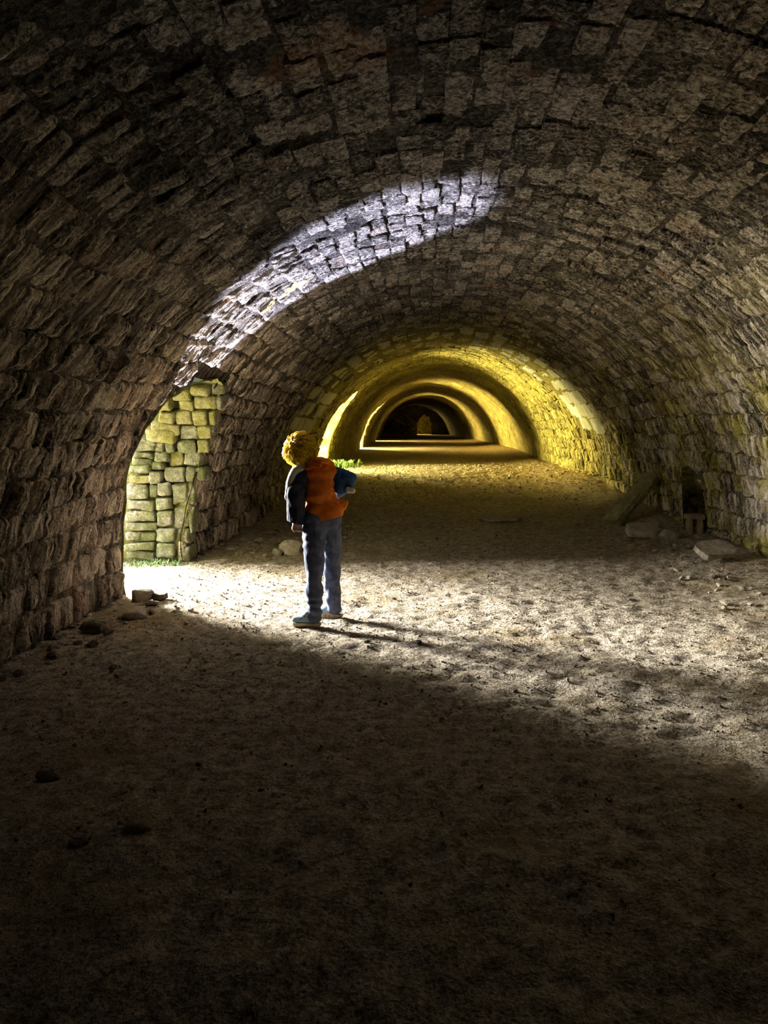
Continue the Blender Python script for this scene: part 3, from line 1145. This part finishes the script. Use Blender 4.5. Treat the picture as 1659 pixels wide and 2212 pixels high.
lw = P(638, 1122, -.06)      # left wrist
lk, rk = P(679, 1240, -.10), P(717, 1240, .10)
la, ra = P(680, 1338, -.10), P(722, 1322, .125)
body = [
    (hd(-.012, .015, 0), .083, hd(.008, .01, 0), .080), (hd(.03, -.03, 0), .058, hd(.05, -.075, 0), .036),
    (hd(.085, -.012, 0), .008, hd(.098, -.030, 0), .012), (hd(.07, .022, -.03), .016, hd(.07, .022, .03), .016),
    (hd(.078, -.056, -.014), .008, hd(.078, -.056, .014), .008),
    (hd(-.005, -.022, .078), .014, hd(-.010, .012, .082), .017), (hd(-.005, -.022, -.078), .014, hd(-.010, .012, -.082), .017),
    (hd(-.02, -.05, 0), .046, neck0, .045), (neck0, .045, P(688, 1030), .06),
    (P(668, 1020, -.01), .05, P(708, 1020, .02), .05), (P(690, 1025), .075, P(694, 1080), .07, 1.1, (1, 0, 0)),
    (P(694, 1080), .07, P(695, 1115), .065, 1.15, (1, 0, 0)),
    # left arm and hand
    (P(657, 1020, -.02), .042, P(636, 1072, -.05), .034), (P(636, 1072, -.05), .034, lw, .022),
    # right arm
    (P(716, 1020, .04), .04, P(752, 1034, .03), .030), (P(752, 1034, .03), .030, P(736, 1062, .10), .022),
    (P(736, 1062, .10), .022, P(722, 1078, .13), .024),
    # legs
    (P(680, 1138, -.04), .055, lk, .038), (lk, .038, la, .030), (P(714, 1138, .05), .055, rk, .038), (rk, .038, ra, .030),
    (la, .03, P(655, 1346, -.09), .026), (ra, .03, P(697, 1330, .14), .026),
]
palm = P(641, 1134, -.065)
body += [(lw, .021, palm, .024, 1.25, (1, 0, 0))]
for k, (dx, dz, l) in enumerate([(-.004, -.030, .040), (.008, -.032, .046), (.020, -.028, .044), (.030, -.020, .036)]):
    k0 = palm + Vector((dx * .8, -.01 + k * .006, -.012))
    k1 = k0 + Vector((.010, -.006, -.024))
    k2 = k1 + Vector((l * .62, .004, -.006))
    body += [(k0, .0095, k1, .0085), (k1, .0085, k2, .0070)]
th0 = palm + Vector((-.018, -.008, .0))
th1 = th0 + Vector((-.006, -.012, -.024))
th2 = th1 + Vector((.014, -.006, -.018))
body += [(th0, .011, th1, .0095), (th1, .0095, th2, .008)]
rp = P(722, 1078, .13)
body += [(P(728, 1072, .12), .021, rp, .024)]
for k in range(4):
    k0 = rp + Vector((-.012, .004, .018 - k * .013))
    k1 = k0 + Vector((-.026, .010, -.010))
    k2 = k1 + Vector((-.022 - .004 * (k in (1, 2)), -.008, -.014))
    body += [(k0, .0095, k1, .0085), (k1, .0085, k2, .0070)]
body += [(rp + Vector((.0, .006, .020)), .011, rp + Vector((-.016, .012, .040)), .009),
         (rp + Vector((-.016, .012, .040)), .009, rp + Vector((-.034, .012, .046)), .0078)]
blob('body', body, .0055, 2, M_SKIN, PERSON)
blob('mouth', [(hd(.079, -.052, -.014), .0065, hd(.079, -.052, .014), .0065)], .003, 1, M_LIP, PERSON)
for s in (-1, 1):
    bm = bmesh.new()
    bmesh.ops.create_uvsphere(bm, u_segments=10, v_segments=8, radius=.013)
    o = bm_obj('eye', bm, M_EYE, PERSON, True)
    o.matrix_local = Matrix.Translation(PERSON.matrix_world.inverted() @ hd(.085, .000, s * .030))
    o.matrix_parent_inverse.identity()

# hair: cap plus curling locks
V, Fc = [], []
hr = random.Random(5)
cnt = 0
while cnt < 620:
    d = Vector((hr.gauss(0, 1), hr.gauss(0, 1), hr.gauss(0, 1))).normalized()
    fu, ff = d.dot(UPV), d.dot(FV)
    if ff > .50 - .15 * max(0, -fu) or fu < -.72:
        continue
    cnt += 1
    root = HC + FV * -.008 + UPV * .012 + d * .087
    swirl = d.cross((UPV - FV * .6).normalized())
    flow = (d - (UPV * .8 - FV * .7)) * .8 + swirl * hr.gauss(.35, .25) - FV * .25
    flow = (flow - d * flow.dot(d)).normalized()
    side = d.cross(flow)
    ln = hr.uniform(.045, .080)
    curl = hr.gauss(0, .5)
    w0 = hr.uniform(.007, .012)
    prev = None
    for k in range(5):
        f = k / 4
        c = root + flow * ln * f + side * curl * ln * f * f * .7 + d * (.019 * math.sin(f * 2.4) + .014 * f)
        w = w0 * (1 - f ** 2 * .9)
        b = len(V)
        V += [c + side * w, c + d * w * .8, c - side * w, c - d * w * .8]
        if prev is not None:
            for m in range(4):
                Fc.append((prev + m, prev + (m + 1) % 4, b + (m + 1) % 4, b + m))
        prev = b
HAIR = mesh_obj('hair', V, Fc, M_HAIR, PERSON)
blob('hair_cap', [(hd(-.018, .018, 0), .086, hd(-.006, .022, 0), .085), (hd(-.030, -.02, 0), .070, hd(-.030, -.04, 0), .058)],
     .009, 2, M_HAIR, PERSON,
     folds=lambda c: .007 * fbm(c[:, 0] * 34, c[:, 1] * 34, c[:, 2] * 34, 2, 3),
     cut=[(hd(.045, .0, 0), (FV * .9 - UPV * .42).normalized())])

# trousers
def tfold(c):
    lower = sstep(1.0, .0, c[:, 2])
    return .007 * fbm(c[:, 0] * 11, c[:, 1] * 11, c[:, 2] * 9 + c[:, 0] * 10, 3, 8) + .006 * np.sin(c[:, 2] * 55 + 9 * fbm(c[:, 0] * 5, c[:, 1] * 5, c[:, 2] * 4, 2, 4)) * lower


blob('trousers', [
    (P(678, 1122, -.02), .088, P(712, 1122, .03), .088),
    (P(678, 1140, -.035), .082, P(679, 1180, -.07), .076), (P(679, 1180, -.07), .076, P(679, 1245, -.10), .061),
    (P(679, 1245, -.10), .061, P(679, 1328, -.105), .054),
    (P(715, 1140, .05), .080, P(716, 1180, .08), .072), (P(716, 1180, .08), .072, P(717, 1245, .10), .058),
    (P(717, 1245, .10), .058, P(721, 1314, .12), .050)], .008, 2, M_TROUS, PERSON, folds=tfold)

# jacket body
def jfold(c):
    return .014 * fbm(c[:, 0] * 8, c[:, 1] * 8, c[:, 2] * 13, 3, 21) + .005 * np.sin(c[:, 2] * 60 + c[:, 0] * 40) * sstep(1.02, 1.12, c[:, 2])


blob('jacket', [
    (P(686, 1122), .088, P(712, 1117), .085), (P(687, 1100), .098, P(713, 1098), .094), (P(688, 1072), .100, P(700, 1070), .096),
    (P(683, 1045), .098, P(695, 1043), .092), (P(680, 1022), .092, P(700, 1020), .086), (P(676, 1010), .060, P(704, 1008), .066),
    (P(680, 1001, -.01), .036, P(704, 1000, -.01), .036), (P(674, 1004, -.02), .03, P(684, 996, -.05), .026),
    (P(722, 1086), .04, P(748, 1085), .022), (P(722, 1100), .035, P(744, 1095), .018)], .009, 2, M_ORANGE, PERSON, folds=jfold,
    cut=[(P(690, 1124), Vector((.22, 0, -1)).normalized())])
# gathered hood at the collar
blob('hood', [(P(662, 1004, -.06), .020, P(676, 996, -.09), .022), (P(676, 996, -.09), .022, P(702, 995, -.085), .020),
              (P(662, 1011, -.09), .015, P(692, 1004, -.115), .017), (P(702, 995, -.085), .02, P(718, 1001, -.04), .018)], .007, 2, M_ORANGE, PERSON,
     folds=lambda c: .004 * np.sin(c[:, 2] * 130 + c[:, 0] * 50))
# left sleeve (navy) with pale shoulder strip, partly rim light put into its colour
sl = blob('sleeve', [(P(655, 1020, -.03), .062, P(640, 1062, -.06), .072), (P(640, 1062, -.06), .072, P(639, 1124, -.07), .062)],
          .008, 2, M_NAVY, PERSON, folds=lambda c: .009 * fbm(c[:, 0] * 14, c[:, 1] * 14, c[:, 2] * 8, 3, 33),
          cut=[(P(638, 1129, -.07), Vector((-.25, 0, -1)).normalized())])
sl['label'] = 'navy left sleeve with pale shoulder strip'
blob('shoulder_strip', [(P(652, 1010, -.055), .040, P(640, 1016, -.06), .036), (P(640, 1016, -.06), .036, P(627, 1044, -.085), .030),
                        (P(627, 1044, -.085), .030, P(620, 1074, -.08), .020)], .008, 2, M_CREAM, PERSON,
     folds=lambda c: .005 * fbm(c[:, 0] * 20, c[:, 1] * 20, c[:, 2] * 12, 3, 35))
sr = blob('sleeve', [(P(716, 1022, .03), .055, P(738, 1026, .02), .052), (P(738, 1026, .02), .052, P(758, 1034, .0), .045),
                     (P(758, 1034, .0), .044, P(746, 1054, .03), .040), (P(736, 1040, .01), .05, P(734, 1056, .03), .04),
                     (P(746, 1052, .03), .038, P(731, 1069, .105), .031), (P(752, 1034, .03), .046, P(735, 1063, .102), .035)], .008, 2, M_BLUE, PERSON,
          folds=lambda c: .010 * fbm(c[:, 0] * 16, c[:, 1] * 16, c[:, 2] * 16, 3, 44))
sr['label'] = 'blue right sleeve bent at the elbow'
blob('cuff', [(P(752, 1058, -.02), .022, P(762, 1060, -.02), .020)], .006, 1, M_CREAM, PERSON,
     folds=lambda c: .003 * fbm(c[:, 0] * 40, c[:, 1] * 40, c[:, 2] * 40, 2, 45))

# shoes
def shoe(heel, toe, gz):
    heel, toe = Vector((heel.x, heel.y, gz)), Vector((toe.x, toe.y, gz))
    ax = (toe - heel).normalized()
    sd = ax.cross(Vector((0, 0, 1)))
    L = (toe - heel).length
    up = Vector((0, 0, 1))
    at = lambda f, h: heel + ax * L * f + up * h
    s = blob('shoe', [(at(.16, .055), .034, at(.5, .05), .036), (at(.5, .05), .036, at(.86, .040), .026), (at(.20, .06), .032, at(.24, .105), .034),
                      (at(.3, .10), .030, at(.55, .06), .030)], .006, 2, M_SHOE, PERSON)
    bm = bmesh.new()
    prof = [(.0, .020), (.04, .030), (.2, .034), (.45, .031), (.7, .038), (.88, .033), (.97, .020), (1.0, .008)]
    outl = [at(f, 0) + sd * w for f, w in prof] + [at(f, 0) - sd * w for f, w in prof[::-1]]
    lo = [bm.verts.new(p + up * .002) for p in outl]
    m1 = [bm.verts.new(p + up * .012 + (p - at(.5, 0)) * .03) for p in outl]
    hi = [bm.verts.new(p + up * .024 - (p - at(.5, 0)) * .02) for p in outl]
    n = len(outl)
    for a, b in ((lo, m1), (m1, hi)):
        for k in range(n):
            bm.faces.new((a[k], a[(k + 1) % n], b[(k + 1) % n], b[k]))
    bm.faces.new(lo[::-1])
    bm.faces.new(hi)
    bmesh.ops.recalc_face_normals(bm, faces=bm.faces[:])
    me = bpy.data.meshes.new('sole')
    bm.to_mesh(me)
    bm.free()
    me.materials.append(M_SOLE)
    o = bpy.data.objects.new('sole', me)
    COL.objects.link(o)
    o.parent = s
    o.matrix_parent_inverse = (PERSON.matrix_basis @ s.matrix_parent_inverse).inverted()
    bm = bmesh.new()
    for f in (.46, .54, .62):
        h = .098 - (f - .46) * .16
        for sgn in (-1, 1):
            loft_prim(bm, at(f, h), .0045, at(f + .03, h - .028) + sd * sgn * .03, .004, seg=6)
    me = bpy.data.meshes.new('laces')
    bm.to_mesh(me)
    bm.free()
    me.materials.append(M_LACE)
    o = bpy.data.objects.new('laces', me)
    COL.objects.link(o)
    o.parent = s
    o.matrix_parent_inverse = (PERSON.matrix_basis @ s.matrix_parent_inverse).inverted()
    return s


shoe(P(692, 1350, -.115), P(629, 1347, -.08), GZL)
shoe(P(739, 1333, .12), P(678, 1331, .155), GZR)
